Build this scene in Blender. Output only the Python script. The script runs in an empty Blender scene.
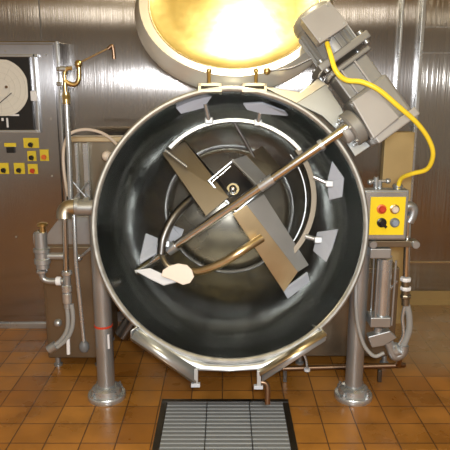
import bpy, bmesh, math, random
from mathutils import Vector as V, Matrix
random.seed(4)
col = bpy.context.scene.collection
PI = math.pi
# ---------------------------------------------------------------- camera
H = 1.5; PITCH = math.atan(140/600); FPX = 600
cd = bpy.data.cameras.new('camera'); cam = bpy.data.objects.new('camera', cd); col.objects.link(cam)
cam.location = (0, 0, H); cam.rotation_euler = (PI/2-PITCH, 0, 0)
cd.sensor_width = 36; cd.lens = FPX/450*36; cd.clip_start = .02
bpy.context.scene.camera = cam
FW = V((0, math.cos(PITCH), -math.sin(PITCH))); UP = V((0, math.sin(PITCH), math.cos(PITCH))); RT = V((1, 0, 0))
ORG = V((0, 0, H))
def ray(px, py): return FW + RT*((px-225)/FPX) + UP*((225-py)/FPX)
def C(px, py, d): return ORG + ray(px, py)*d          # point at axial distance d
def A(px, py, Y):                                     # point on the upright plane y = Y
    r = ray(px, py); return ORG + r*(Y/r.y)
def F(px, py, z=0):                                   # point at height z
    r = ray(px, py); return ORG + r*((z-H)/r.z)
# ---------------------------------------------------------------- materials
def newmat(name):
    m = bpy.data.materials.new(name); m.use_nodes = True
    return m, m.node_tree, m.node_tree.nodes['Principled BSDF']
def metal(name, c, rough=.25, aniso=0, tan=None, var=.25, scale=(3, 3, 3), met=1.0, cvar=.15, bump=0, brush=0, swirl=None):
    m, nt, b = newmat(name); N = nt.nodes; L = nt.links
    tc = N.new('ShaderNodeTexCoord'); mp = N.new('ShaderNodeMapping'); mp.inputs['Scale'].default_value = scale
    no = N.new('ShaderNodeTexNoise'); no.inputs['Scale'].default_value = 2; no.inputs['Detail'].default_value = 4
    L.new(tc.outputs['Object'], mp.inputs[0]); L.new(mp.outputs[0], no.inputs['Vector'])
    mr = N.new('ShaderNodeMapRange'); mr.inputs[3].default_value = rough*(1-var); mr.inputs[4].default_value = rough*(1+var)
    L.new(no.outputs[0], mr.inputs[0]); L.new(mr.outputs[0], b.inputs['Roughness'])
    cr = N.new('ShaderNodeMix'); cr.data_type = 'RGBA'
    cr.inputs[6].default_value = (*[x*(1-cvar) for x in c], 1); cr.inputs[7].default_value = (*[min(1, x*(1+cvar)) for x in c], 1)
    L.new(no.outputs[0], cr.inputs[0]); L.new(cr.outputs[2], b.inputs['Base Color'])
    b.inputs['Metallic'].default_value = met
    if aniso:
        b.inputs['Anisotropic'].default_value = aniso
        cx = N.new('ShaderNodeCombineXYZ')
        for i in range(3): cx.inputs[i].default_value = tan[i]
        L.new(cx.outputs[0], b.inputs['Tangent'])
    if bump:
        n2 = N.new('ShaderNodeTexNoise'); n2.inputs['Scale'].default_value = 2.2; n2.inputs['Detail'].default_value = 2
        L.new(mp.outputs[0], n2.inputs['Vector'])
        bp = N.new('ShaderNodeBump'); bp.inputs['Strength'].default_value = bump; bp.inputs['Distance'].default_value = .02
        L.new(n2.outputs[0], bp.inputs['Height']); L.new(bp.outputs[0], b.inputs['Normal'])
    if brush:          # fine vertical grain
        m3 = N.new('ShaderNodeMapping'); m3.inputs['Scale'].default_value = (260, 260, .6)
        n3 = N.new('ShaderNodeTexNoise'); n3.inputs['Scale'].default_value = 1; n3.inputs['Detail'].default_value = 1
        L.new(tc.outputs['Object'], m3.inputs[0]); L.new(m3.outputs[0], n3.inputs['Vector'])
        bp = N.new('ShaderNodeBump'); bp.inputs['Strength'].default_value = 1; bp.inputs['Distance'].default_value = brush
        L.new(n3.outputs[0], bp.inputs['Height']); L.new(bp.outputs[0], b.inputs['Normal'])
    if swirl:          # spun finish: highlights spread along the meridian of the bowl
        ctr, axis = swirl; b.inputs['Anisotropic'].default_value = .45
        ge = N.new('ShaderNodeNewGeometry')
        sub = N.new('ShaderNodeVectorMath'); sub.operation = 'SUBTRACT'; sub.inputs[1].default_value = ctr
        c1_ = N.new('ShaderNodeVectorMath'); c1_.operation = 'CROSS_PRODUCT'; c1_.inputs[1].default_value = axis
        c2_ = N.new('ShaderNodeVectorMath'); c2_.operation = 'CROSS_PRODUCT'
        nz = N.new('ShaderNodeVectorMath'); nz.operation = 'NORMALIZE'
        L.new(ge.outputs['Position'], sub.inputs[0]); L.new(sub.outputs[0], c1_.inputs[0]); L.new(c1_.outputs[0], c2_.inputs[0])
        L.new(ge.outputs['Normal'], c2_.inputs[1]); L.new(c2_.outputs[0], nz.inputs[0]); L.new(nz.outputs[0], b.inputs['Tangent'])
    return m
def plain(name, c, rough=.5, **k): return metal(name, c, rough, met=0, cvar=.07, **k)
M = {}
M['wall'] = metal('brushed wall steel', (.36, .345, .335), .14, .98, (1, 0, 0), .1, (1.2, 1.2, .8), cvar=.08, brush=.0007)
M['wall2'] = metal('alcove wall steel', (.38, .36, .33), .14, .98, (1, 0, 0), .1, (1.2, 1.2, .8), cvar=.08, brush=.0016)
M['cab'] = metal('cabinet steel', (.42, .415, .425), .2, .98, (1, 0, 0), .1, (2, 2, 1), cvar=.08, brush=.0005)
KC0 = C(230, 225, 2.45)
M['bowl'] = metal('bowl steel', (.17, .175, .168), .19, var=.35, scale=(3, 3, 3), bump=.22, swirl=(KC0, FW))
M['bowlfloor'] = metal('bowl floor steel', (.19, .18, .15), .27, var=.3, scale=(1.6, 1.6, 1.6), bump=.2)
M['steel'] = metal('bright steel', (.56, .59, .61), .27, met=.8)
M['satin'] = metal('satin steel', (.42, .44, .45), .38, met=.8)
M['polish'] = metal('polished steel', (.66, .67, .66), .2)
M['rimsteel'] = metal('rim steel', (.38, .38, .36), .4, met=.8, scale=(14, 14, 14), cvar=.35)
M['dark'] = metal('dark steel', (.16, .155, .15), .35)
M['brown'] = metal('brown sheen steel', (.27, .235, .175), .34, met=.9)
M['arm'] = metal('arm steel', (.17, .145, .11), .42)
M['gold'] = metal('warm steel', (.66, .54, .34), .33)
M['lidshell'] = metal('lid shell steel with bright reflection', (.78, .75, .66), .3, met=.6)  # whitish reflected light on the shell is put into this pale colour
M['mount'] = metal('mount plate steel', (.34, .35, .34), .34, met=.85)
M['warm2'] = metal('warm cast steel', (.52, .47, .36), .36)
M['lid'] = metal('lid steel with gold reflection', (.84, .71, .33), .19, bump=.06, scale=(4, 4, 4))  # gold reflection of the warm ceiling is put into the base colour
M['brass'] = metal('brass', (.62, .46, .2), .28)
M['motor'] = metal('motor paint', (.27, .265, .245), .42, met=.35)
M['motor2'] = metal('motor box paint', (.36, .345, .32), .45, met=.2)
M['white'] = plain('white plastic', (.74, .75, .77), .4)
M['scr'] = plain('scraper plastic', (.40, .43, .49), .42)
M['cream'] = plain('cream plastic', (.70, .60, .50), .45)
M['black'] = plain('black plastic', (.012, .012, .013), .3)
M['rubber'] = plain('grey rubber', (.13, .135, .14), .5)
M['hose'] = plain('braided hose', (.27, .27, .26), .4)
M['paper'] = plain('chart paper', (.66, .64, .58), .8)
M['yellow'] = plain('yellow enamel', (.90, .66, .015), .4)
M['label'] = plain('yellow label', (.72, .55, .03), .5)
M['cable'] = plain('yellow cable', (.92, .68, .04), .35)
M['red'] = plain('red plastic', (.55, .05, .02), .35)
M['orange'] = plain('orange plastic', (.75, .16, .03), .4)
M['copper'] = metal('copper', (.27, .18, .12), .35)
M['tan'] = metal('tan panel', (.62, .47, .22), .45, met=.4)
M['grate'] = metal('grate steel', (.20, .21, .21), .6, met=.3)
M['cove'] = plain('cove tile', (.36, .24, .09), .5)
M['ceil'] = plain('ceiling paint', (.75, .62, .25), .8)
M['room'] = plain('room wall', (.60, .63, .68), .7)
def floor_mat():
    m, nt, b = newmat('quarry tile'); N = nt.nodes; L = nt.links
    tc = N.new('ShaderNodeTexCoord'); mp = N.new('ShaderNodeMapping')
    mp.inputs['Location'].default_value = (-.443+.152*20, -.02+.152*40, 0)
    br = N.new('ShaderNodeTexBrick'); br.offset = 0; br.squash = 1
    br.inputs['Scale'].default_value = 1; br.inputs['Brick Width'].default_value = .152; br.inputs['Row Height'].default_value = .152
    br.inputs['Mortar Size'].default_value = .0032; br.inputs['Mortar Smooth'].default_value = .3; br.inputs['Bias'].default_value = 0
    br.inputs['Color1'].default_value = (.43, .19, .034, 1); br.inputs['Color2'].default_value = (.31, .125, .021, 1)
    br.inputs['Mortar'].default_value = (.10, .045, .018, 1)
    L.new(tc.outputs['Object'], mp.inputs[0]); L.new(mp.outputs[0], br.inputs['Vector'])
    no = N.new('ShaderNodeTexNoise'); no.inputs['Scale'].default_value = 5; no.inputs['Detail'].default_value = 6
    L.new(tc.outputs['Object'], no.inputs['Vector'])
    mx = N.new('ShaderNodeMix'); mx.data_type = 'RGBA'; mx.blend_type = 'MULTIPLY'; mx.inputs[0].default_value = .7
    cr = N.new('ShaderNodeValToRGB'); cr.color_ramp.elements[0].position = .3; cr.color_ramp.elements[0].color = (.5, .46, .4, 1)
    cr.color_ramp.elements[1].position = .65; cr.color_ramp.elements[1].color = (1.15, 1.12, 1.05, 1)
    L.new(no.outputs[0], cr.inputs[0]); L.new(br.outputs['Color'], mx.inputs[6]); L.new(cr.outputs[0], mx.inputs[7])
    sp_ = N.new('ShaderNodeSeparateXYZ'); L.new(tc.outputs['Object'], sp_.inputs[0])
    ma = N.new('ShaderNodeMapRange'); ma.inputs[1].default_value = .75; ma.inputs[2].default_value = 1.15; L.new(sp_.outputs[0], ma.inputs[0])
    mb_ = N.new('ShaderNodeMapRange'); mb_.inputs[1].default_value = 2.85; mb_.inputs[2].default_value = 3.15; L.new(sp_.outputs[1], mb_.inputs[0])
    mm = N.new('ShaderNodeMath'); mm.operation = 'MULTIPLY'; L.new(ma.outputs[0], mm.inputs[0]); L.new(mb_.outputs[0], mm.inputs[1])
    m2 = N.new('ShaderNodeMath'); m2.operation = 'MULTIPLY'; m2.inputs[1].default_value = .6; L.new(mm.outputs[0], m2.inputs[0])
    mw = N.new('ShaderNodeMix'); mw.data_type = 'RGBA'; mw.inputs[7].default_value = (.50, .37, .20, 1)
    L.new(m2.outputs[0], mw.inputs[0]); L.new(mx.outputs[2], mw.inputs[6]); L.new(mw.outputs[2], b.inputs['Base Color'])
    mr = N.new('ShaderNodeMapRange'); mr.inputs[1].default_value = .35; mr.inputs[2].default_value = .65
    mr.inputs[3].default_value = .22; mr.inputs[4].default_value = .45
    L.new(no.outputs[0], mr.inputs[0]); L.new(mr.outputs[0], b.inputs['Roughness'])
    bp = N.new('ShaderNodeBump'); bp.inputs['Strength'].default_value = .5; bp.inputs['Distance'].default_value = .003; bp.invert = True
    L.new(br.outputs['Fac'], bp.inputs['Height']); L.new(bp.outputs[0], b.inputs['Normal'])
    return m
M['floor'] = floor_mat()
# ---------------------------------------------------------------- mesh builder
def smooth_path(pts, n=8):
    pts = [V(p) for p in pts]
    if len(pts) < 3: return pts
    P = [pts[0]*2-pts[1]] + pts + [pts[-1]*2-pts[-2]]; out = []
    for i in range(1, len(P)-2):
        for k in range(n):
            t = k/n; a, b, c, d = P[i-1], P[i], P[i+1], P[i+2]
            out.append(.5*((2*b)+(c-a)*t+(2*a-5*b+4*c-d)*t*t+(3*b-a-3*c+d)*t**3))
    out.append(pts[-1]); return out
class MB:
    def __init__(s): s.b = bmesh.new()
    def box(s, c, size, ax=(V((1, 0, 0)), V((0, 1, 0)), V((0, 0, 1)))):
        c = V(c); vs = []
        for i in (-1, 1):
            for j in (-1, 1):
                for k in (-1, 1):
                    vs.append(s.b.verts.new(c+ax[0]*(i*size[0]/2)+ax[1]*(j*size[1]/2)+ax[2]*(k*size[2]/2)))
        for f in ((0, 1, 3, 2), (4, 6, 7, 5), (0, 4, 5, 1), (2, 3, 7, 6), (0, 2, 6, 4), (1, 5, 7, 3)): s.b.faces.new([vs[i] for i in f])
        return s
    def prism(s, pts, d):                      # polygon + extrusion vector
        d = V(d); a = [s.b.verts.new(V(p)) for p in pts]; b = [s.b.verts.new(V(p)+d) for p in pts]
        s.b.faces.new(a); s.b.faces.new(b[::-1]); n = len(a)
        for i in range(n): s.b.faces.new((a[i], b[i], b[(i+1) % n], a[(i+1) % n]))
        return s
    def tube(s, pts, r, n=14, sm=True, cap=True, r2=None, flat=1.0, ref=None):
        P = smooth_path(pts) if sm else [V(p) for p in pts]
        t0 = (P[1]-P[0]).normalized(); up = V(ref) if ref else (V((0, 0, 1)) if abs(t0.z) < .9 else V((0, 1, 0)))
        x = (up-t0*up.dot(t0)).normalized(); rings = []
        for i, p in enumerate(P):
            t = (P[min(i+1, len(P)-1)]-P[max(i-1, 0)]).normalized()
            x = (x-t*x.dot(t)).normalized(); y = t.cross(x)
            rr = r if r2 is None else r+(r2-r)*i/(len(P)-1)
            rings.append([s.b.verts.new(p+x*(rr*math.cos(2*PI*k/n))+y*(rr*flat*math.sin(2*PI*k/n))) for k in range(n)])
        for a, b in zip(rings, rings[1:]):
            for k in range(n): s.b.faces.new((a[k], a[(k+1) % n], b[(k+1) % n], b[k]))
        if cap: s.b.faces.new(rings[0][::-1]); s.b.faces.new(rings[-1])
        return s
    def lathe(s, o, axis, prof, n=32, closed=False):      # prof = (radius, distance along axis)
        o = V(o); w = V(axis).normalized(); x = w.orthogonal().normalized(); y = w.cross(x); rings = []
        for r, h in prof:
            if r < 1e-6: rings.append([s.b.verts.new(o+w*h)])
            else: rings.append([s.b.verts.new(o+w*h+x*(r*math.cos(2*PI*k/n))+y*(r*math.sin(2*PI*k/n))) for k in range(n)])
        pr = list(zip(rings, rings[1:]))
        if closed: pr.append((rings[-1], rings[0]))
        for a, b in pr:
            for k in range(n):
                q = [a[k % len(a)], a[(k+1) % len(a)], b[(k+1) % len(b)], b[k % len(b)]]
                u = list(dict.fromkeys(q))
                if len(u) > 2: s.b.faces.new(u)
        return s
    def disc(s, o, axis, r, h, bev=.15, n=24):  # short solid cylinder with softened edges
        e = min(r, h)*bev
        return s.lathe(o, axis, [(0, 0), (r-e, 0), (r, e), (r, h-e), (r-e, h), (0, h)], n)
    def ball(s, o, r, n=16):
        return s.lathe(o, (0, 0, 1), [(r*math.sin(PI*i/10), -r*math.cos(PI*i/10)) for i in range(11)], n)
def empty(name, loc, label, cat, group=None):
    o = bpy.data.objects.new(name, None); col.objects.link(o); o.location = loc; o.empty_display_size = .05
    o['label'] = label; o['category'] = cat
    if group: o['group'] = group
    return o
def root_of(o):
    while o.parent: o = o.parent
    return o
def build(mb, name, mat, parent=None, bevel=0, smooth=True, label=None, origin=None):
    b = mb.b; bmesh.ops.recalc_face_normals(b, faces=b.faces)
    o0 = root_of(parent).location.copy() if parent else (V(origin) if origin is not None else V((0, 0, 0)))
    if not parent and origin is None and b.verts:
        xs = [v.co for v in b.verts]
        o0 = V(((min(p.x for p in xs)+max(p.x for p in xs))/2, (min(p.y for p in xs)+max(p.y for p in xs))/2, min(p.z for p in xs)))
    bmesh.ops.translate(b, verts=b.verts, vec=-o0)
    me = bpy.data.meshes.new(name); b.to_mesh(me); b.free(); me.materials.append(M[mat])
    if smooth:
        for p in me.polygons: p.use_smooth = True
        try: me.set_sharp_from_angle(angle=math.radians(35))
        except Exception: pass
    o = bpy.data.objects.new(name, me); col.objects.link(o)
    if parent: o.parent = parent
    else: o.location = o0
    if bevel:
        md = o.modifiers.new('bevel', 'BEVEL'); md.width = bevel; md.segments = 2; md.limit_method = 'ANGLE'
    if label: o['label'] = label
    return o
def single(mb, name, mat, label, cat, group=None, **k):
    o = build(mb, name, mat, **k); o['label'] = label; o['category'] = cat
    if group: o['group'] = group
    return o
def struct(mb, name, mat, origin=(0, 0, 0), **k):
    o = build(mb, name, mat, origin=origin, **k); o['kind'] = 'structure'; return o
X_, Y_, Z_ = V((1, 0, 0)), V((0, 1, 0)), V((0, 0, 1))
def pA(pts, Y): return [A(x, y, Y) for x, y in pts]
def pC(pts, d): return [C(x, y, d) for x, y in pts]
# ================================================================ SETTING
YW = 3.68; YR = 4.0; CE = 2.5; BK = -3.5
xp0 = A(393, 150, YW).x; xp1 = A(411, 150, YW).x
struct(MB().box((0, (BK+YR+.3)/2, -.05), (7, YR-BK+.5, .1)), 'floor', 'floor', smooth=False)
struct(MB().box((0, (BK+YR+.3)/2, CE+.05), (7, YR-BK+.5, .1)), 'ceiling', 'ceil', smooth=False)
struct(MB().box(((-3.4+xp1)/2, YW+.3, CE/2), (3.4+xp1, .6, CE)), 'wall_back', 'wall', smooth=False)
struct(MB().box(((xp1+3.4)/2, YR+.15, CE/2), (3.4-xp1, .3, CE)), 'wall_alcove', 'wall2', smooth=False)
struct(MB().box((-3.45, (BK+YR)/2, CE/2), (.1, YR-BK+.5, CE)), 'wall_left', 'room', smooth=False)
struct(MB().box((3.45, (BK+YR)/2, CE/2), (.1, YR-BK+.5, CE)), 'wall_right', 'room', smooth=False)
struct(MB().box((0, BK-.05, CE/2), (7, .1, CE)), 'wall_front', 'room', smooth=False)
# post at the step in the wall: thin flange, dark face, bright return
xm = A(393.5, 150, YW-.03).x
struct(MB().box((xm, YW-.02, CE/2), (.014, .04, CE)), 'trim_1', 'steel', bevel=.003, smooth=False)
struct(MB().box((xp1+.006, YW-.012, CE/2), (.022, .06, CE)), 'trim_2', 'steel', bevel=.003, smooth=False)
xs = A(40, 20, YW).x
struct(MB().box((xs, YW-.0015, CE/2), (.006, .003, CE)), 'trim_3', 'dark', smooth=False)
# horizontal panel joints right of the post
for i, y in enumerate((262,)):
    z = A(430, y, YR).z
    struct(MB().box(((xp1+3.4)/2, YR-.004, z), (3.4-xp1, .008, .01)), 'trim_4', 'gold', smooth=False)
for i, y in enumerate((27, 53)):
    z = A(430, y, YR).z
    struct(MB().box(((xp1+3.4)/2, YR-.002, z), (3.4-xp1, .004, .007)), 'trim_%d' % (5+i), 'steel', smooth=False)
# cove base
zb = A(430, 291, YR-.01).z
struct(MB().prism([(xp1+.02, YR, 0), (xp1+.02, YR, zb), (xp1+.02, YR-.012, zb), (xp1+.02, YR-.012, .03), (xp1+.02, YR-.04, 0)], (3.4-xp1, 0, 0)), 'baseboard_right', 'cove')
struct(MB().box(((-3.4+xp1)/2, YW-.006, .03), (3.4+xp1, .012, .06)), 'baseboard_back', 'steel', smooth=False)
# tan lower post cover
a = A(384, 132, YW-.03); b = A(404, 268, YW-.03)
t = MB().box(((a.x+b.x)/2, YW-.03, a.z/2), (b.x-a.x, .06, a.z))
single(t, 'corner_guard', 'tan', 'narrow tan sheet metal guard standing at the wall corner behind the yellow switch box', 'guard', bevel=.004, smooth=False)
# ================================================================ CONTROL CABINET
YC = 3.55
p0 = A(56, 41, YC); zt = p0.z; xr = p0.x; xl = -1.62
cab = empty('control_cabinet', ((xr+xl)/2, (YC+YW)/2, 0), 'tall stainless control cabinet with round chart recorder and yellow switch labels', 'cabinet')
def rect(mb, x0, y0, x1, y1, Y, t):      # upright slab between two pixel corners
    a = A(x0, y0, Y); b = A(x1, y1, Y)
    return mb.box(((a.x+b.x)/2, Y+t/2, (a.z+b.z)/2), (abs(b.x-a.x), t, abs(a.z-b.z)))
build(MB().box(((xr+xl)/2, (YC+.01+YW)/2, zt/2), (xr-xl, YW-YC-.01, zt)), 'body', 'cab', cab, .006, smooth=False)
mb = MB(); mb.box(((xr+xl)/2-.004, YC+.004, (zt+.07)/2), (xr-xl-.03, .016, zt-.1)); build(mb, 'door', 'cab', cab, .004, smooth=False)
build(MB().box(((xr+xl)/2, YC+.002, .018), (xr-xl, .018, .036)), 'kick_plate', 'steel', cab, .003, smooth=False)
fl = MB(); fl.box((xr+.004, YC+.012, zt/2+.03), (.012, .04, zt-.06)); build(fl, 'edge_flange', 'steel', cab, .003, smooth=False)
mb = MB(); a = A(-30, 56, YC-.01); b = A(35.5, 131, YC-.01)
rec = build(MB().box(((a.x+b.x)/2, YC-.012, (a.z+b.z)/2), (b.x-a.x, .024, a.z-b.z)), 'chart_recorder', 'black', cab, .004, smooth=False)
fr = MB()
for (x0, y0, x1, y1) in ((-32, 54, 38, 57), (-32, 130, 38, 133), (34.5, 54, 38, 133), (-32, 54, -28.5, 133)): rect(fr, x0, y0, x1, y1, YC-.028, .024)
build(fr, 'bezel', 'steel', rec, .002, smooth=False)
cc = A(0, 88, YC-.03); R = A(27.5, 88, YC-.03).x-cc.x
cp = []
for k in range(64):
    an = 2*PI*k/64; c_, s_ = math.cos(an), math.sin(an); q = (abs(c_)**3+abs(s_)**3)**(-1/3)
    q = min(q, 1.04); cp.append(cc+V((c_*R*q, 0, s_*R*q)))
build(MB().prism(cp, (0, .004, 0)), 'paper_chart', 'paper', rec)
tk = MB()
for k in range(12):
    an = 2*PI*k/12; tk.box(cc+V((math.cos(an)*R*.62, -.001, math.sin(an)*R*.62)), (R*.6, .0012, .0012), (V((math.cos(an), 0, math.sin(an))), Y_, V((-math.sin(an), 0, math.cos(an)))))
for rr in (.35, .55, .75, .93): tk.lathe(cc+V((0, -.0015, 0)), Y_, [(R*rr-.0008, 0), (R*rr+.0008, 0), (R*rr+.0008, .002), (R*rr-.0008, .002)], 64, closed=True)
M['grid'] = plain('grid ink', (.58, .56, .50), .8)
build(tk, 'chart_grid', 'grid', rec)
pa = A(11.5, 93, YC-.038); pb = A(-4, 106, YC-.038)
build(MB().tube([pa, pb], .0022, sm=False), 'pen_arm', 'black', rec)
build(MB().disc(A(6, 87, YC-.038), Y_, .008, .012), 'chart_hub', 'copper', rec)
lt = MB(); rect(lt, 30, 91, 37, 101, YC-.045, .02); build(lt, 'latch', 'white', rec, .003)
mk = MB(); rect(mk, 6, 118, 8.6, 127.5, YC-.028, .006); rect(mk, 1.2, 118, 3.6, 121, YC-.028, .006); rect(mk, 9, 114.3, 19, 116, YC-.028, .006); build(mk, 'marker', 'white', rec, .001)
for (x0, y0, x1, y1, kc) in ((23, 138, 39, 148, 'black'), (27, 151, 36.5, 161, 'black'), (39.5, 149.5, 49, 161, 'orange'), (-1, 163, 9, 174, 'black'), (13.5, 163, 25, 174, 'black'), (27.5, 164, 38, 174, 'red')):
    s_ = MB(); rect(s_, x0, y0, x1, y1, YC-.010, .008); pl = build(s_, 'label_plate', 'label', cab, .001, smooth=False)
    c = A((x0+x1)/2, (y0+y1)/2+1.5, YC-.012)
    k = MB().disc(c, -Y_, .0135, .02); k.box(c+V((.004, -.022, -.004)), (.007, .012, .026), (V((.7, 0, .7)), Y_, V((-.7, 0, .7))))
    build(k, 'switch_knob', kc, pl)
s_ = MB(); rect(s_, 4, 143, 16, 146.8, YC-.010, .008); pl = build(s_, 'label_plate', 'label', cab, .001, smooth=False)
s_ = MB(); rect(s_, 6, 147.2, 14.5, 153, YC-.016, .014); build(s_, 'counter', 'black', cab, .002, smooth=False)
for (x, y) in ((52, 176), (16, 237), (5, 51), (46, 55), (51, 119)):
    build(MB().disc(A(x, y, YC-.006), Y_, .006, .006), 'screw', 'steel', cab)
for y in (69, 84):
    s_ = MB(); a = A(59.5, y, YC-.02); s_.box(a, (.03, .03, .022)); build(s_, 'clamp', 'polish', cab, .004)
# ================================================================ KETTLE
D0 = 2.45; KC = C(230, 225, D0)
def K(u, v, s=0): return KC + RT*u + UP*v + FW*s
ket = empty('tilting_kettle', (KC.x, 2.69, 0), 'huge round stainless steam kettle tilted open towards the viewer', 'kettle')
inner = [(.548, 0), (.547, .03), (.545, .1), (.539, .18), (.528, .24), (.505, .30), (.47, .355), (.42, .405), (.36, .445), (.30, .475)]
def lean(mb):          # the bowl axis runs a little flatter than the line of sight: deeper rings sit higher
    for v in mb.b.verts:
        s_ = (v.co-KC).dot(FW); v.co += UP*(.2*max(0, s_-.08))
    return mb
ib = build(lean(MB().lathe(KC, FW, inner, 96)), 'inner_bowl', 'bowl', ket)
build(lean(MB().lathe(KC, FW, [(.30, .475), (.288, .488), (.27, .494), (.2, .522), (.1, .545), (0, .553)], 96)), 'bowl_floor', 'bowlfloor', ib)
outer = [(.552, .002), (.556, .02), (.556, .05), (.556, .1), (.553, .18), (.545, .25), (.522, .33), (.475, .41), (.41, .47), (.32, .53), (.2, .57), (.1, .585), (0, .59)]
build(lean(MB().lathe(KC, FW, outer, 96)), 'outer_jacket', 'satin', ket)
rp = [(.556+.0125*math.cos(2*PI*k/10), .0+.0125*math.sin(2*PI*k/10)) for k in range(10)]
build(MB().lathe(KC, FW, rp, 96, closed=True), 'rim', 'rimsteel', ket)
# step rings inside
for (r, s, w) in ((.303, .472, .007),):
    rr = [(r+w*math.cos(2*PI*k/8), s-.004+w*math.sin(2*PI*k/8)) for k in range(8)]
    build(lean(MB().lathe(KC, FW, rr, 96, closed=True)), 'weld_ring', 'dark', ket)
# trunnions
TR = K(0, 0, .29); TR.z = C(80, 207, 2.74).z; TZ = TR.z; TY = TR.y
lx = C(107, 395, 2.96).x; rx = C(353, 395, 2.96).x
build(MB().tube([(TR.x-.545, TY, TZ), (C(80, 206, 2.74).x, TY, TZ)], .036, sm=False, n=24), 'trunnion_pipe', 'satin', ket)
build(MB().tube([(TR.x+.548, TY, TZ), (rx+.02, TY, TZ)], .04, sm=False, n=24), 'trunnion_pipe', 'satin', ket)
# pouring lip
def KP(x, y, d=D0): return C(x, y, d)
lip = MB()
cx, cy, rpx = 230, 225, 135
arc = []
for k in range(13):
    an = math.radians(47+86*k/12)      # right to left along the bottom
    arc.append((cx+rpx*math.cos(an), cy+rpx*math.sin(an)))
edge = [(322, 329), (308, 340), (295, 348), (281, 356), (270, 363), (262, 369), (230, 371), (199, 370), (188, 364), (176, 357), (164, 349), (150, 340), (136, 329)]
va = [lip.b.verts.new(C(x, y, D0+.012)) for x, y in arc]; vb = [lip.b.verts.new(C(x, y, D0-.03)) for x, y in edge]
for i in range(12): lip.b.faces.new((va[i], va[i+1], vb[i+1], vb[i]))
lo = build(lip, 'pouring_lip', 'satin', ket)
md = lo.modifiers.new('solid', 'SOLIDIFY'); md.thickness = .004
def band(pts_in, pts_out, d0, d1, name, mat, th=.006):
    m = MB(); a = [m.b.verts.new(C(x, y, d0)) for x, y in pts_in]; b = [m.b.verts.new(C(x, y, d1)) for x, y in pts_out]
    for i in range(len(a)-1): m.b.faces.new((a[i], a[i+1], b[i+1], b[i]))
    o = build(m, name, mat, ket); q = o.modifiers.new('solid', 'SOLIDIFY'); q.thickness = th; q.offset = 0
    return o
band([(318, 324), (322, 330), (262, 368), (258, 372)][1:3], [(325, 341), (262, 382)], D0-.03, D0-.05, 'lip_side', 'satin')
band([(320, 328), (326, 334), (325, 341)], [(312, 325), (316, 330), (318, 338)], D0-.035, D0+.06, 'lip_cheek', 'satin')
band([(259, 370), (323, 330)], [(260, 376), (327, 335)], D0-.033, D0-.075, 'lip_fold', 'gold', .004)
band([(136, 330), (198, 369)], [(131, 338), (196, 383)], D0-.03, D0-.05, 'lip_side', 'satin')
band([(137, 327), (131, 331), (131, 339)], [(144, 326), (140, 330), (138, 338)], D0-.035, D0+.06, 'lip_cheek', 'satin')
band([(196, 383), (131, 338)], [(196, 385), (131, 340)], D0-.05, D0-.01, 'lip_fold', 'brown', .004)
for x, y in ((196, 378), (259, 380)):
    build(MB().prism(pC([(x-2, y-9), (x+2, y-9), (x+2, y+7), (x-2, y+7)], D0-.05), FW*.03), 'lip_lug', 'satin', ket, .001)
    build(MB().prism(pC([(x-5, y+6), (x+4, y+6), (x+4, y+9.5), (x-5, y+9.5)], D0-.052), FW*.03), 'lug_foot', 'scr', ket, .001)
build(MB().tube([C(259, 382, D0-.03), C(265, 383, D0-.03), C(267.5, 388, D0-.03), C(267.5, 404, D0-.03)], .011), 'drip_pipe', 'copper', ket)
# hinge blocks on the rim
for x0, x1 in ((198, 222), (242, 267)):
    h = MB()
    h.prism(pC([(x0, 83), (x1, 83), (x1, 86), (x0, 86)], D0-.01), FW*.05); h.prism(pC([(x0, 89), (x1, 89), (x1, 92), (x0, 92)], D0-.012), FW*.03)
    h.prism(pC([(x0, 83), (x0+3, 83), (x0+3, 92), (x0, 92)], D0-.01), FW*.05); h.prism(pC([(x1-3, 83), (x1, 83), (x1, 92), (x1-3, 92)], D0-.01), FW*.05)
    hb = build(h, 'hinge', 'warm2', ket, .001)
    xm_ = x0+ (11 if x0 < 210 else 14)
    build(MB().tube([C(xm_, 86, D0+.01), C(xm_, 70, D0+.03)], .008, sm=False).ball(C(xm_, 71, D0+.03), .012), 'hinge_pin', 'brass', hb)
# right side mounting plate carrying the gearmotor
pp = MB().prism(pC([(296, 103), (326, 84), (341, 106), (352, 128), (371, 146), (355, 157), (340, 133), (322, 116)], D0+.03), FW*.02)
build(pp, 'motor_mount_plate', 'mount', ket, .003)
pp = MB().prism(pC([(262, 86), (300, 92), (318, 78), (330, 86), (308, 112), (285, 98)], D0+.06), FW*.02)
build(pp, 'motor_mount_gusset', 'warm2', ket, .003)
# ---------------------------------------------------------------- lid
tilt = math.radians(24)
LA = (FW*math.cos(tilt)-UP*math.sin(tilt))    # lid axis pointing away from viewer (leans back)
LU = (UP*math.cos(tilt)+FW*math.sin(tilt))
hinge = C(235, 82, D0+.05)
RL = .452; LC = hinge+LU*RL
lid = empty('kettle_lid', hinge, 'round domed metal lid standing open behind the kettle, gold reflection coloured into its inside', 'lid')
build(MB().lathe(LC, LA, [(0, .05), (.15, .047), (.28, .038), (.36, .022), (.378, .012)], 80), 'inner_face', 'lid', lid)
build(MB().lathe(LC, LA, [(.378, .012), (.388, 0), (.425, -.006), (.432, .004), (.438, .03), (.452, .05), (.452, .075), (.43, .085), (.3, .12), (0, .14)], 80), 'shell', 'lidshell', lid)
build(MB().lathe(LC, LA, [(.382+.0035*math.cos(2*PI*k/8), .004+.0035*math.sin(2*PI*k/8)) for k in range(8)], 80, closed=True), 'seam_ring', 'gold', lid)
# lift rod assembly right side
build(MB().tube([C(266, 71, D0+.03), C(290, 68, D0+.02), C(312, 58, D0+.0)], .004), 'lift_rod', 'dark', lid)
build(MB().ball(C(267, 71, D0+.03), .016), 'rod_joint', 'brass', lid)
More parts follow.
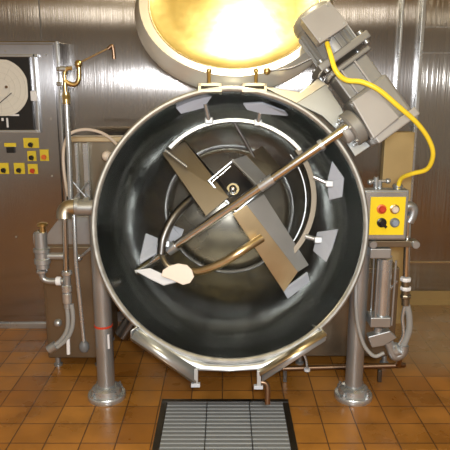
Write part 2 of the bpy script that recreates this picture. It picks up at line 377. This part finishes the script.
# ---------------------------------------------------------------- gearmotor
aP = V((.588, .809)); bP = V((.809, -.588))
GD = D0-.02
def G(cx, cy, a, b): return (cx+aP.x*a+bP.x*b, cy+aP.y*a+bP.y*b)
AA = (RT*aP.x-UP*aP.y); BB = (RT*bP.x-UP*bP.y)
S = GD/FPX
gm = empty('gearmotor', C(365, 110, GD), 'grey electric gearmotor mounted diagonally on the upper right kettle rim', 'gearmotor')
mc = C(311, 17, GD+.06); ml = 58*S
build(MB().lathe(mc-AA*.02, AA, [(0, 0), (.045, .002), (.075, .012), (.088, .03), (.09, .05), (.09, ml), (0, ml)], 36), 'motor_body', 'motor', gm)
fn = MB()
for k in range(20):
    an = 2*PI*k/20; d = BB*math.cos(an)+FW*math.sin(an)
    fn.box(mc+AA*(ml*.55)+d*.093, (ml*.7, .012, .004), (AA, d, AA.cross(d)))
build(fn, 'cooling_fins', 'motor', gm, smooth=False)
build(MB().lathe(mc-AA*.022, AA, [(0, -.004), (.06, -.002), (.084, .012), (.095, .035), (.095, .055), (.09, .055)], 36), 'fan_cover', 'motor', gm)
jb = MB().prism(pC([(302, 18), (329, 2), (347, 24), (320, 42)], GD-.095), FW*.08); jo = build(jb, 'junction_box', 'motor2', gm, .006, smooth=False)
lidb = MB().prism(pC([(300.5, 18), (329.5, .5), (349, 24), (320, 43.5)], GD-.105), FW*.012); build(lidb, 'box_cover', 'motor2', jo, .003, smooth=False)
for x, y in ((304, 18), (328, 5), (344, 23), (320, 39)):
    build(MB().disc(C(x, y, GD-.107), FW, .005, .006), 'screw', 'satin', jo)
# mid bell, flange plates
fc = C(340, 57, GD+.05)
build(MB().box(fc, (8*S, 60*S, .19), (AA, BB, -AA.cross(BB))), 'flange', 'motor', gm, .006, smooth=False)
for sb in (-1, 1):
    for sw in (-1, 1): build(MB().disc(fc+BB*(24*S*sb)+FW*(.075*sw)-AA*.03, AA, .012, .06), 'bolt', 'satin', gm)
ad = MB(); f0 = C(345, 64, GD+.05)
ad.prism([f0+BB*(24*S)-FW*.08, f0-BB*(24*S)-FW*.08, f0-BB*(24*S)+FW*.08, f0+BB*(24*S)+FW*.08], AA*.02)
ad.prism([f0+AA*.02+BB*(19*S)-FW*.06, f0+AA*.02-BB*(21*S)-FW*.06, f0+AA*.02-BB*(21*S)+FW*.06, f0+AA*.02+BB*(19*S)+FW*.06], AA*.14)
build(ad, 'adapter_housing', 'motor', gm, .006, smooth=False)
for o_ in (-12, 4): build(MB().box(f0+AA*.09+BB*(o_*S)-FW*.065, (.15, .008, .02), (AA, BB, -AA.cross(BB))), 'rib', 'motor2', gm, .002, smooth=False)
g0 = C(368, 97, GD+.03)
gb = MB().box(g0+AA*.055, (44*S, 44*S, .16), (AA, BB, -AA.cross(BB))); go = build(gb, 'gear_housing', 'motor', gm, .012, smooth=False)
gp = MB().prism(pC([(352, 101), (374, 86), (400, 117), (374, 139)], GD-.075), FW*.05); build(gp, 'housing_cover', 'motor2', gm, .005, smooth=False)
build(MB().box(g0+AA*(.055+26*S), (9*S, 50*S, .18), (AA, BB, -AA.cross(BB))), 'end_plate', 'motor2', gm, .006, smooth=False)
bc = C(361, 122, GD+.0)
build(MB().disc(bc-BB*.065, BB, .074, .05, n=40), 'output_flange', 'motor', gm)
build(MB().disc(bc-BB*.095, BB, .042, .05, n=32), 'bearing_boss', 'motor2', gm)
for k in range(6):
    an = 2*PI*k/6+.4; build(MB().disc(bc-BB*.073+AA*(.062*math.cos(an))+FW*(.062*math.sin(an)), BB, .008, .012), 'bolt', 'steel', gm)
build(MB().disc(C(327, 41, GD-.07), UP, .014, .03), 'cable_gland', 'satin', gm)
# yellow cable
cb = MB().tube([C(327, 43, GD-.075), C(331, 56, GD-.11), C(336, 71, GD-.13), C(346, 80, GD-.12), C(362, 82, GD-.12), C(379, 90, GD-.12), C(398, 106, GD-.1), C(417, 123, GD-.05), C(429, 140, GD), C(433, 155, GD+.04), C(427, 169, GD+.1), C(411, 174, GD+.16), C(401, 179, GD+.22), C(397.5, 190, GD+.26)], .0098)
single(cb, 'power_cable', 'cable', 'bright yellow power cable curving from the gearmotor down to the switch box', 'cable')
# ---------------------------------------------------------------- agitator
ag = empty('agitator', C(240, 200, 2.6), 'diagonal stirring shaft with paddle arms and scrapers inside the kettle bowl', 'agitator')
s0 = C(352, 124, 2.40); s1 = C(137, 272, 2.70); sd = (s1-s0).normalized()
build(MB().tube([s0, s1], .0195, sm=False, n=24), 'shaft', 'polish', ag)
for t0, t1, r in ((.12, .135, .024), (.34, .40, .023), (.80, .84, .025)):
    build(MB().tube([s0.lerp(s1, t0), s0.lerp(s1, t1)], r, sm=False, n=24), 'collar', 'steel', ag)
# long cross arm behind the shaft, folded channel
def slab(pts, depths, thick, name, mat, bev=.002, **k):
    m = MB(); P = [C(x, y, d) for (x, y), d in zip(pts, depths)]
    n = (P[1]-P[0]).cross(P[2]-P[1]).normalized()
    if n.dot(FW) < 0: n = -n
    m.prism(P, n*thick); return build(m, name, mat, ag, bev, smooth=False, **k)
slab([(162, 153), (185, 141), (229, 197), (206, 216)], [2.66, 2.68, 2.60, 2.58], .012, 'paddle_arm', 'arm')
slab([(185, 141), (190, 146), (233, 196), (229, 197)], [2.68, 2.72, 2.64, 2.60], .006, 'arm_flange', 'dark')
slab([(233, 214), (247, 205), (298, 272), (284, 292)], [2.56, 2.57, 2.66, 2.66], .010, 'paddle_arm', 'gold')
slab([(247, 205), (264, 194), (309, 265), (298, 272)], [2.57, 2.60, 2.68, 2.66], .010, 'arm_flange', 'satin')
slab([(283, 291), (308, 273), (310, 282), (288, 299)], [2.665, 2.67, 2.70, 2.69], .012, 'scraper', 'scr')
# central hub frame : square bracket
hub = MB()
sq = [(209, 181), (233, 161), (262, 190), (236, 212)]
for i in range(4):
    p = C(*sq[i], 2.64); q = C(*sq[(i+1) % 4], 2.64); hub.box((p+q)/2, ((q-p).length+.01, .055, .009), ((q-p).normalized(), FW, (q-p).normalized().cross(FW)))
build(hub, 'hub_frame', 'satin', ag, .002, smooth=False)
build(MB().disc(C(233, 189, 2.68), FW-UP*.25, .032, .03).ball(C(233, 189, 2.67), .018), 'hub_bearing', 'polish', ag)
slab([(211, 180), (232, 163), (258, 190), (236, 210)], [2.70, 2.76, 2.72, 2.66], .008, 'hub_plate', 'dark')
slab([(232, 160), (246, 155), (272, 182), (262, 190)], [2.60, 2.64, 2.62, 2.58], .01, 'wing_plate', 'satin')
slab([(246, 155), (262, 146), (284, 170), (272, 182)], [2.64, 2.7, 2.7, 2.62], .01, 'wing_plate', 'brown')
# ring arm: flat bar bent along the bowl
def ring(a0, a1, cx, cy, rx_, ry_, d, w, th, name, mat, n=40):
    m = MB(); prev = None; secs = []
    for i in range(n+1):
        an = math.radians(a0+(a1-a0)*i/n); dd = d[0]+(d[1]-d[0])*i/n
        c = C(cx+rx_*math.cos(an), cy+ry_*math.sin(an), dd); rd = (RT*math.cos(an)-UP*math.sin(an))
        secs.append([m.b.verts.new(c+rd*a_*th/2+FW*b_*w) for a_, b_ in ((-1, 0), (1, 0), (1, 1), (-1, 1))])
    for a_, b_ in zip(secs, secs[1:]):
        for k in range(4): m.b.faces.new((a_[k], a_[(k+1) % 4], b_[(k+1) % 4], b_[k]))
    m.b.faces.new(secs[0]); m.b.faces.new(secs[-1][::-1])
    return build(m, name, mat, ag, .001)
ring(-140, -38, 234, 198, 84, 78, (2.62, 2.60), .05, .016, 'curved_arm', 'steel')
ring(-38, 52, 234, 198, 80, 80, (2.60, 2.66), .05, .024, 'curved_arm', 'arm')
ring(-38, 50, 232, 200, 74, 74, (2.64, 2.68), .012, .006, 'curved_strip', 'steel')
build(MB().tube([C(165, 150, 2.62), C(187, 167, 2.60)], .006, sm=False), 'brace_rod', 'steel', ag)
build(MB().tube([C(212, 182, 2.60), C(231, 166, 2.60)], .005, sm=False), 'brace_rod', 'polish', ag)
build(MB().tube([C(234, 122, 2.62), C(254, 157, 2.66)], .007, sm=False), 'brace_rod', 'dark', ag)
# lower left curved dark arm and front curved tube
build(MB().tube([C(192, 198, 2.66), C(175, 215, 2.62), C(164, 236, 2.60), C(161, 254, 2.60)], .019), 'bent_arm', 'dark', ag)
build(MB().tube([C(188, 205, 2.68), C(172, 226, 2.66), C(164, 250, 2.64)], .007), 'bent_rod', 'satin', ag)
build(MB().tube([C(192, 272, 2.60), C(204, 270, 2.58), C(222, 263, 2.55), C(240, 252, 2.53), C(262, 238, 2.56)], .0185), 'front_arm', 'gold', ag)
build(MB().tube([C(161, 254, 2.62), C(167, 265, 2.60), C(176, 268, 2.60)], .012), 'elbow', 'brown', ag)
# scrapers (pale blue-white plastic blades with little brackets)
def scraper(pts, ds, mat='scr', br=None, th=.012):
    o = slab(pts, ds, th, 'scraper', mat)
    if br:
        q = C(*br[1]); build(MB().box(q, (.035, .03, .028), (RT, UP, FW)), 'scraper_clamp', 'satin', ag, .004, smooth=False)
        build(MB().tube([C(*br[0]), C(*br[1])], .011, sm=False), 'scraper_bracket', 'steel', ag)
scraper([(175, 107), (196, 98), (213, 95), (204, 108), (181, 114)], [2.55, 2.53, 2.53, 2.57, 2.57], br=((205, 103, 2.56), (209, 121, 2.62)))
scraper([(243, 104), (262, 103), (285, 112), (288, 116), (262, 114), (247, 110)], [2.55, 2.53, 2.54, 2.58, 2.58, 2.57], br=((261, 107, 2.57), (258, 123, 2.62)))
scraper([(332, 161), (344, 178), (342, 197), (329, 200), (327, 182)], [2.55, 2.54, 2.55, 2.60, 2.6], br=((314, 177, 2.6), (329, 184, 2.59)))
scraper([(338, 229), (332, 249), (326, 262), (313, 251), (317, 232)], [2.56, 2.57, 2.58, 2.66, 2.66], br=((305, 236, 2.64), (318, 240, 2.64)))
scraper([(146, 233), (158, 238), (157, 253), (141, 263), (140, 259)], [2.70, 2.72, 2.66, 2.62, 2.62], br=((158, 246, 2.68), (166, 244, 2.64)))
scraper([(165, 222), (172, 227), (183, 231), (180, 239), (168, 246)], [2.74, 2.74, 2.72, 2.70, 2.70])
scraper([(134, 270), (150, 268), (172, 278), (178, 281), (163, 285), (150, 279)], [2.66, 2.64, 2.58, 2.58, 2.6, 2.62], 'white', th=.01)
dsk = [(161+0, 276), (163, 270), (169, 266), (178, 263.5), (187, 265), (192, 270), (194, 277), (190, 283), (183, 285), (172, 280)]
slab(dsk, [2.56]*len(dsk), .014, 'scraper_disc', 'cream')
# ================================================================ COLUMNS
def column(x, Y, ring_):
    c = empty('support_column', (x, Y, 0), '', 'column', None)
    top = .93
    build(MB().tube([(x, Y, .02), (x, Y, top)], .042, sm=False, n=28), 'post', 'satin', c)
    build(MB().lathe((x, Y, 0), Z_, [(0, 0), (.091, 0), (.093, .006), (.093, .022), (.089, .028), (.075, .03), (.07, .055), (.058, .065), (.042, .07), (0, .07)], 36), 'base_flange', 'steel', c)
    for k in range(4):
        an = PI/4+k*PI/2; b_ = V((x+.079*math.cos(an), Y+.079*math.sin(an), .028))
        build(MB().lathe(b_, Z_, [(0, 0), (.013, 0), (.013, .012), (.006, .012), (.006, .028), (0, .028)], 6), 'bolt', 'satin', c)
    return c
c1 = column(lx, 2.69, True); c1['label'] = 'left round steel support column with a red band, bolted to the tiled floor'
zr = A(107, 325, 2.69).z
build(MB().lathe((lx, 2.69, zr), Z_, [(.042, -.005), (.0442, -.005), (.0442, .005), (.042, .005)], 28, closed=True), 'band', 'red', c1, label='thin red band')
build(MB().tube([(lx+.03, 2.645, zr-.03), (lx+.03, 2.645, zr-.1)], .006, sm=False), 'clip', 'white', c1)
c2 = column(rx, 2.69, False); c2['label'] = 'right round steel support column bolted to the floor beside the hydraulic cylinder'
# ================================================================ CONSOLES
def console(name, x0, x1, yt, Y, dep, label):
    a = A(x0, yt, Y); b = A(x1, yt, Y); z0 = .06
    c = empty(name, ((a.x+b.x)/2, Y+dep/2, 0), label, 'console')
    build(MB().box(((a.x+b.x)/2, Y+dep/2, (a.z+z0)/2), (b.x-a.x, dep, a.z-z0)), 'housing', 'brown', c, .006, smooth=False)
    build(MB().box(((a.x+b.x)/2, Y-.003, (a.z+z0)/2), (b.x-a.x-.03, .012, a.z-z0-.04)), 'front_panel', 'brown', c, .003, smooth=False)
    for sx in (a.x+.04, b.x-.04):
        for sy in (Y+.04, Y+dep-.04):
            build(MB().lathe((sx, sy, 0), Z_, [(0, 0), (.024, 0), (.024, .01), (.014, .014), (.014, .062), (0, .062)], 16), 'foot', 'satin', c)
    return c
k1 = console('drive_console', 40, 99, 243, 3.0, .42, 'brown steel floor console box left of the kettle behind the pipework')
# riser with vertical strips
rs = MB(); rect(rs, 70, 138, 127, 245, 3.3, .08); ro = build(rs, 'riser_panel', 'brown', k1, .004, smooth=False)
rs = MB(); rect(rs, 68, 137, 130, 142, 3.27, .12); build(rs, 'top_rail', 'gold', k1, .003, smooth=False)
for x0, x1 in ((74, 80), (82, 90.5)):
    rs = MB(); rect(rs, x0, 143, x1, 203, 3.26, .03); build(rs, 'cover_strip', 'steel', k1, .003, smooth=False)
for p, q in (((73, 200), (88, 182)), ((73, 182), (88, 200))):
    build(MB().tube([A(*p, 3.24), A(*q, 3.24)], .005, sm=False), 'cross_strap', 'satin', k1)
rs = MB(); rs.prism(pA([(47, 234), (61, 216), (97, 216), (97, 245), (47, 245)], 3.0), (0, .3, 0)); build(rs, 'upper_housing', 'satin', k1, .004, smooth=False)
build(MB().tube([A(104, 157, 3.25), A(107, 156, 3.0)], .01, sm=False).ball(A(107, 156, 3.0), .026), 'knob', 'cream', k1)
k2 = console('pump_console', 296, 400, 268, 3.02, .45, 'brown steel floor console box on the right, partly hidden behind the bowl and column')
# ================================================================ LEFT PIPEWORK
YP = 2.80
vp = empty('water_faucet', A(66, 205, YP), 'thin upright pipe with brass fittings and a long swing spout against the steel wall', 'faucet')
build(MB().tube([A(71, 206, YP), A(69, 150, YP), A(66.5, 103, YP)], .0125, sm=False, n=20), 'riser_pipe', 'steel', vp)
build(MB().tube([A(66.5, 104, YP), A(66, 92, YP)], .017, sm=False).lathe(A(66, 97, YP), Z_, [(0, -.01), (.021, -.01), (.021, .01), (0, .01)], 6), 'union', 'brass', vp)
build(MB().tube([A(65.5, 94, YP), A(65, 82, YP), A(64.5, 74, YP), A(67, 69, YP), A(72, 68, YP)], .0095), 'brass_elbow', 'brass', vp)
build(MB().tube([A(64, 80, YP), A(70, 84, YP), A(76, 84, YP), A(79, 78, YP), A(79, 66, YP)], .0105), 'brass_bend', 'brass', vp)
build(MB().ball(A(78.5, 64, YP), .018), 'swivel_joint', 'brass', vp)
build(MB().tube([A(79, 63, YP), A(110, 47.5, YP-.02)], .0045, sm=False), 'spout_arm', 'gold', vp)
build(MB().tube([A(108, 49, YP-.02), A(112, 46, YP-.02), A(113.5, 52, YP-.02), A(114, 59, YP-.02)], .0085), 'spout_tip', 'copper', vp)
build(MB().tube([A(60, 69, YP), A(66, 69, YP)], .012, sm=False), 'side_stub', 'satin', vp)
hs = MB().tube([A(68, 196, 3.2), A(64, 170, 3.2), A(64, 148, 3.2), A(70, 134, 3.2), A(86, 129.5, 3.2), A(104, 134, 3.18), A(118, 146, 3.12), A(124, 160, 3.1)], .0085)
single(hs, 'white_hose', 'cream', 'thin off-white hose arching over the console beside the upright pipe', 'hose')
sp = empty('steam_pipework', A(66, 300, 2.72), 'steam inlet pipes with elbow, unions and flexible hose left of the bowl', 'pipework')
YS = TY
build(MB().tube([C(86, 207, 2.74), C(76, 207, 2.74), C(68, 208, 2.74), C(64.5, 213, 2.74), C(64.5, 219, 2.74)], .036, n=24), 'rotary_elbow', 'warm2', sp)
e0 = C(84, 206.5, 2.74); build(MB().disc(e0, X_, .043, .03).disc(e0-X_*.04, X_, .041, .022), 'packing_nut', 'satin', sp)
build(MB().tube([C(65, 216, 2.74), A(66.5, 280, YS)], .0135, sm=False, n=20), 'down_pipe', 'polish', sp)
build(MB().tube([C(74, 213, 2.76), A(76, 262, YS), A(84, 342, YS+.02)], .0095, sm=False, n=16), 'drain_rod', 'steel', sp)
build(MB().lathe(A(84.5, 352, YS+.02), Z_, [(0, 0), (.016, .004), (.025, .02), (.024, .04), (.014, .055), (0, .056)], 20), 'rod_bulb', 'rubber', sp)
# horizontal branch with elbow
build(MB().tube([A(42, 270, YS), A(43, 278, YS), A(49, 281, YS), A(64, 281, YS)], .0145, n=20), 'branch_elbow', 'satin', sp)
for x, y, r, h in ((67, 272, .026, .02), (67, 289, .024, .035), (67.5, 300, .022, .05), (42, 270, .026, .016)):
    build(MB().lathe(A(x, y+3, YS), Z_, [(0, 0), (r*.85, 0), (r, .004), (r, h-.004), (r*.85, h), (0, h)], 8 if r > .025 else 20), 'union', 'steel', sp)
build(MB().disc(A(56, 281, YS), X_, .021, .024), 'union', 'white', sp)
build(MB().tube([A(67, 274, YS), A(67.5, 308, YS)], .017, sm=False, n=20), 'tee_pipe', 'satin', sp)
for o in (0, 5):
    build(MB().tube([A(66.5+o, 304, YS), A(68+o, 318, YS), A(67+o*.9, 330, YS), A(61+o, 340, YS), A(52+o*.6, 347+o*.4, YS)], .0105), 'flexible_hose', 'hose', sp)
build(MB().tube([A(56, 345, YS), A(49, 349.5, YS)], .022, sm=False, n=18), 'hose_coupling', 'satin', sp)
build(MB().tube([A(68, 336, YS), A(68.5, 354, YS)], .009, sm=False), 'hose_stub', 'white', sp)
build(MB().ball(A(58, 323, YS+.05), .02), 'drain_plug', 'satin', sp)
# stop valve
sv = empty('stop_valve', A(43, 262, YS), 'brass topped stop valve with a stacked cylindrical body on the left pipework', 'valve')
bz = A(43, 268, YS); tz = A(43, 232, YS).z
hh = tz-bz.z
build(MB().lathe(bz, Z_, [(0, 0), (.03, 0), (.03, .02), (.038, .024), (.038, .045), (.032, .05), (.032, .075), (.038, .08), (.038, .095), (.028, .10), (.028, hh), (0, hh)], 28), 'valve_body', 'satin', sv)
build(MB().lathe(A(43, 233, YS), Z_, [(0, 0), (.014, 0), (.014, .03), (.024, .034), (.024, .044), (.012, .05), (0, .05)], 20), 'valve_knob', 'brass', sv)
build(MB().tube([A(37, 252, YS), A(35, 242, YS), A(35, 234, YS), A(39, 231, YS)], .008), 'valve_loop', 'polish', sv)
build(MB().tube([A(47, 256, YS), A(64, 256, YS)], .016, sm=False), 'connector', 'satin', sv)
build(MB().tube([A(76, 262, YS+.1), A(82, 256, YS+.05), A(97, 243, YS+.0)], .007, sm=False).ball(A(79, 258, YS+.07), .016), 'lever', 'steel', sv)
# sloping drain tube behind the left of the bowl
st = MB().tube([A(146, 300, 2.85), A(122, 335, 2.85)], .04, sm=False, n=24)
build(st, 'stiffener_tube', 'dark', ket)
# ================================================================ RIGHT SIDE
YB = 2.62
sb = empty('switch_box', A(385, 240, YB+.05), 'small switch box with bright yellow face and four round buttons', 'switch box')
m = MB(); rect(m, 364, 190, 406, 240, YB, .07); bo = build(m, 'box', 'satin', sb, .006, smooth=False)
m = MB(); rect(m, 366, 192, 404.5, 238.5, YB-.008, .012); build(m, 'door', 'steel', sb, .003, smooth=False)
m = MB(); rect(m, 371, 197, 403.5, 235, YB-.012, .006); build(m, 'face_plate', 'yellow', sb, .001, smooth=False)
for x, y, mt in ((381.5, 209, 'red'), (394.5, 209, 'cream'), (381.5, 222.5, 'black'), (394.5, 222.5, 'rubber2')):
    if mt == 'rubber2': M['rubber2'] = plain('blue grey plastic', (.25, .3, .38), .35)
    c = A(x, y, YB-.012)
    g = build(MB().lathe(c, -Y_, [(0, 0), (.0215, 0), (.0215, .006), (.016, .008), (0, .008)], 24), 'button_collar', {'red': 'orange', 'cream': 'brass', 'black': 'black', 'rubber2': 'rubber'}[mt], sb)
    build(MB().disc(c-Y_*.006, -Y_, .0155, .018, .3), 'button', mt, g)
c = A(381.5, 222.5, YB-.04); build(MB().box(c+V((.008, 0, -.008)), (.012, .014, .04), (V((.7, 0, .7)), Y_, V((-.7, 0, .7)))), 'knob_grip', 'black', sb)
build(MB().tube([A(397.5, 193, YB+.04), A(397.5, 184, YB+.04)], .019, sm=False, n=20).disc(A(397.5, 187, YB+.04), Z_, .023, .01), 'cable_gland', 'satin', sb)
# hinge bracket above
hb = MB(); hb.tube([A(375, 190, YB+.05), A(375, 180, YB+.05)], .008, sm=False); hb.tube([A(380, 190, YB+.05), A(380, 180, YB+.05)], .008, sm=False)
hb.tube([A(369, 181, YB+.05), A(389, 181, YB+.05)], .007, sm=False); hb.ball(A(370, 182, YB+.05), .013); hb.ball(A(388, 181, YB+.05), .013); hb.tube([A(376, 190, YB+.05), A(376, 177, YB+.05)], .012, sm=False)
build(hb, 'pivot_bracket', 'steel', sb)
# bracket arm under the box
fb = empty('mounting_bracket', A(390, 250, YB+.06), 'short horizontal steel bracket arm under the yellow-faced box', 'bracket')
m = MB(); rect(m, 369, 241, 418, 247.5, YB+.01, .05); build(m, 'bar', 'brown', fb, .004, smooth=False)
for x in (372.5, 415): build(MB().disc(A(x, 244, YB+.012), -Y_, .018, .02), 'bolt', 'satin', fb)
# hydraulic cylinder
hc = empty('hydraulic_cylinder', A(380, 330, 2.66), 'upright hydraulic tilt cylinder with square end caps below the yellow-faced box', 'cylinder')
yc = 2.66; ct = A(380.5, 258, yc); cb_ = A(381, 322, yc)
build(MB().tube([cb_, (cb_.x, yc, ct.z)], .036, sm=False, n=28), 'barrel', 'steel', hc)
for y0, y1 in ((249, 259), (318, 328)):
    a = A(371, y0, yc-.05); b = A(391, y1, yc-.05)
    build(MB().box(((a.x+b.x)/2, yc, (a.z+b.z)/2), (.095, .095, a.z-b.z)), 'end_cap', 'satin', hc, .005, smooth=False)
for sx in (-1, 1):
    for sy in (-1, 1): build(MB().tube([(cb_.x+.04*sx, yc+.04*sy, cb_.z), (cb_.x+.04*sx, yc+.04*sy, ct.z)], .005, sm=False), 'tie_rod', 'satin', hc)
build(MB().tube([A(381, 250, yc), A(381, 241, yc)], .012, sm=False), 'piston_rod', 'polish', hc)
build(MB().tube([A(379, 327, yc), A(377, 336, yc)], .02, sm=False, n=20), 'rod_end', 'satin', hc)
m = MB(); m.prism(pA([(368, 337), (390, 331), (397, 338), (384, 346), (372, 348)], yc-.03), (0, .05, 0)); build(m, 'clevis', 'satin', hc, .004, smooth=False)
build(MB().tube([A(389, 291, yc), A(397, 281, yc-.02)], .005, sm=False), 'bleed_lever', 'steel', hc)
# right upright pipe with unions and hose
rpw = empty('return_pipe', A(408, 300, 2.68), 'upright return pipe at far right with white unions and grey flexible hose', 'pipe')
yr = 2.68
build(MB().tube([A(408, 215, yr), A(406, 276, yr)], .015, sm=False, n=20), 'pipe', 'polish', rpw)
build(MB().tube([A(402, 211, yr), A(409, 206, yr), A(413, 209, yr), A(412, 216, yr), A(409, 222, yr)], .022, n=20), 'top_elbow', 'satin', rpw)
for y, mt in ((279, 'white'), (288, 'white'), (296, 'brown')):
    build(MB().lathe(A(405.5, y+2, yr), Z_, [(0, 0), (.023, 0), (.026, .004), (.026, .014), (.023, .018), (0, .018)], 8), 'union', mt, rpw)
build(MB().tube([A(405.5, 280, yr), A(405.5, 305, yr)], .019, sm=False, n=20), 'nipple', 'brown', rpw)
build(MB().tube([A(406, 302, yr), A(409, 315, yr), A(409, 330, yr), A(404, 344, yr), A(398, 352, yr)], .0155, n=20), 'flexible_hose', 'hose', rpw)
build(MB().tube([A(405, 304, yr), A(402.5, 318, yr), A(403.5, 334, yr), A(399, 345, yr)], .008), 'hose_lining', 'steel', rpw)
build(MB().tube([A(404, 345, yr), A(402, 353, yr), A(395, 356, yr), A(391, 348, yr), A(388, 341, yr)], .024, n=20), 'bottom_elbow', 'satin', rpw)
build(MB().disc(A(395, 350, yr), (.6, -.3, .5), .033, .024), 'elbow_nut', 'steel', rpw)
# grey bent hose beside the column
gh = MB().tube([C(354, 265, 2.6), C(356, 285, 2.62), C(356, 305, 2.62), C(358, 325, 2.64), C(364, 345, 2.66), C(374, 356, 2.66), C(384, 353, 2.66)], .0085)
single(gh, 'bent_hose', 'hose', 'grey hose bending down between the bowl edge and the hydraulic cylinder', 'hose')
# low horizontal pipe
lp = empty('floor_pipe', A(330, 372, 2.85), 'low horizontal brown pipe running behind the right column above the floor', 'pipe')
build(MB().tube([A(262, 369, 2.85), A(392, 365.5, 2.85), A(398, 364, 2.80), A(400, 356, 2.70)], .014, n=18), 'pipe', 'copper', lp)
build(MB().tube([A(303, 353, 2.80), A(306, 360, 2.80), A(307, 368, 2.8)], .007), 'cock', 'steel', lp)
build(MB().disc(A(307, 371, 2.80), Z_, .016, .014), 'cock_cap', 'white', lp)
a = A(330, 368, 2.85)
for x in (285, 380): 
    p = A(x, 368, 2.85); build(MB().box((p.x, 2.85, (p.z)/2-.005), (.02, .02, p.z-.01)), 'pipe_stand', 'dark', lp, .002)
# ================================================================ DRAIN GRATE
ga = F(162, 401); gbp = F(288, 401); y1 = ga.y; y0 = 1.75
gr = empty('drain_grate', ((ga.x+gbp.x)/2, (y0+y1)/2, 0), 'ridged steel floor drain grate with a dark frame in the tiles', 'grate')
x0, x1 = ga.x, gbp.x; fw = .03
fm = MB()
fm.box(((x0+x1)/2, y1-fw/2, .006), (x1-x0, fw, .012)); fm.box(((x0+x1)/2, y0+fw/2, .006), (x1-x0, fw, .012))
for x in (x0+fw/2, x1-fw/2): fm.box((x, (y0+y1)/2, .006), (fw, y1-y0-2*fw, .012))
build(fm, 'frame', 'dark', gr, .002, smooth=False)
build(MB().box(((x0+x1)/2, (y0+y1)/2, .002), (x1-x0-.01, y1-y0-.01, .003)), 'pan', 'black', gr, smooth=False)
pitch = .031; y = y1-fw-pitch/2; first = None
while y > y0+fw:
    if first is None:
        s_ = MB(); n = 3; xw = (x1-x0-2*fw)
        pts = [V((x0+fw, y+(-.0145), .003)), V((x0+fw, y-.010, .010)), V((x0+fw, y+.008, .012)), V((x0+fw, y+.0145, .003))]
        s_.prism(pts, (xw, 0, 0)); first = build(s_, 'slat', 'grate', gr, .0015, smooth=False); yf = y
    else:
        o = first.copy(); col.objects.link(o); o.parent = gr; o.location = (0, y-yf, 0)
    y -= pitch
for fx in (.36, .69):
    build(MB().box((x0+(x1-x0)*fx, (y0+y1)/2, .008), (.004, y1-y0-2*fw, .0115)), 'divider', 'dark', gr, smooth=False)
# ================================================================ LIGHTS
def area(name, loc, rot, sx, sy, power, c):
    l = bpy.data.lights.new(name, 'AREA'); l.shape = 'RECTANGLE'; l.size = sx; l.size_y = sy; l.energy = power; l.color = c
    o = bpy.data.objects.new(name, l); col.objects.link(o); o.location = loc; o.rotation_euler = rot; return o
area('ceiling_lamp', (.09, 2.64, CE-.02), (0, 0, 0), .1, .1, 13, (1, .88, .62))
area('ceiling_lamp', (-.2, .2, CE-.02), (0, 0, 0), 1.6, .5, 34, (1, .9, .68))
area('ceiling_lamp', (-1.6, -1.8, CE-.02), (0, 0, 0), .6, 1.6, 30, (1, .92, .78))
area('ceiling_lamp', (1.6, -1.8, CE-.02), (0, 0, 0), .6, 1.6, 30, (1, .92, .78))
fl = area('camera_flash', (.05, -.05, 1.58), (PI/2-PITCH*.7, 0, 0), .16, .1, 58, (.97, .98, 1))
area('ceiling_fill', (0, -1.8, 1.75), (PI, 0, 0), 3.5, .3, 12, (1, .85, .5))  # added fill light aimed upward, so the walls reflect a golden ceiling
w = bpy.data.worlds.new('world'); bpy.context.scene.world = w; w.use_nodes = True
w.node_tree.nodes['Background'].inputs[0].default_value = (.5, .45, .38, 1); w.node_tree.nodes['Background'].inputs[1].default_value = .3
vs = bpy.context.scene.view_settings; vs.view_transform = 'Standard'; vs.look = 'None'; vs.exposure = 0
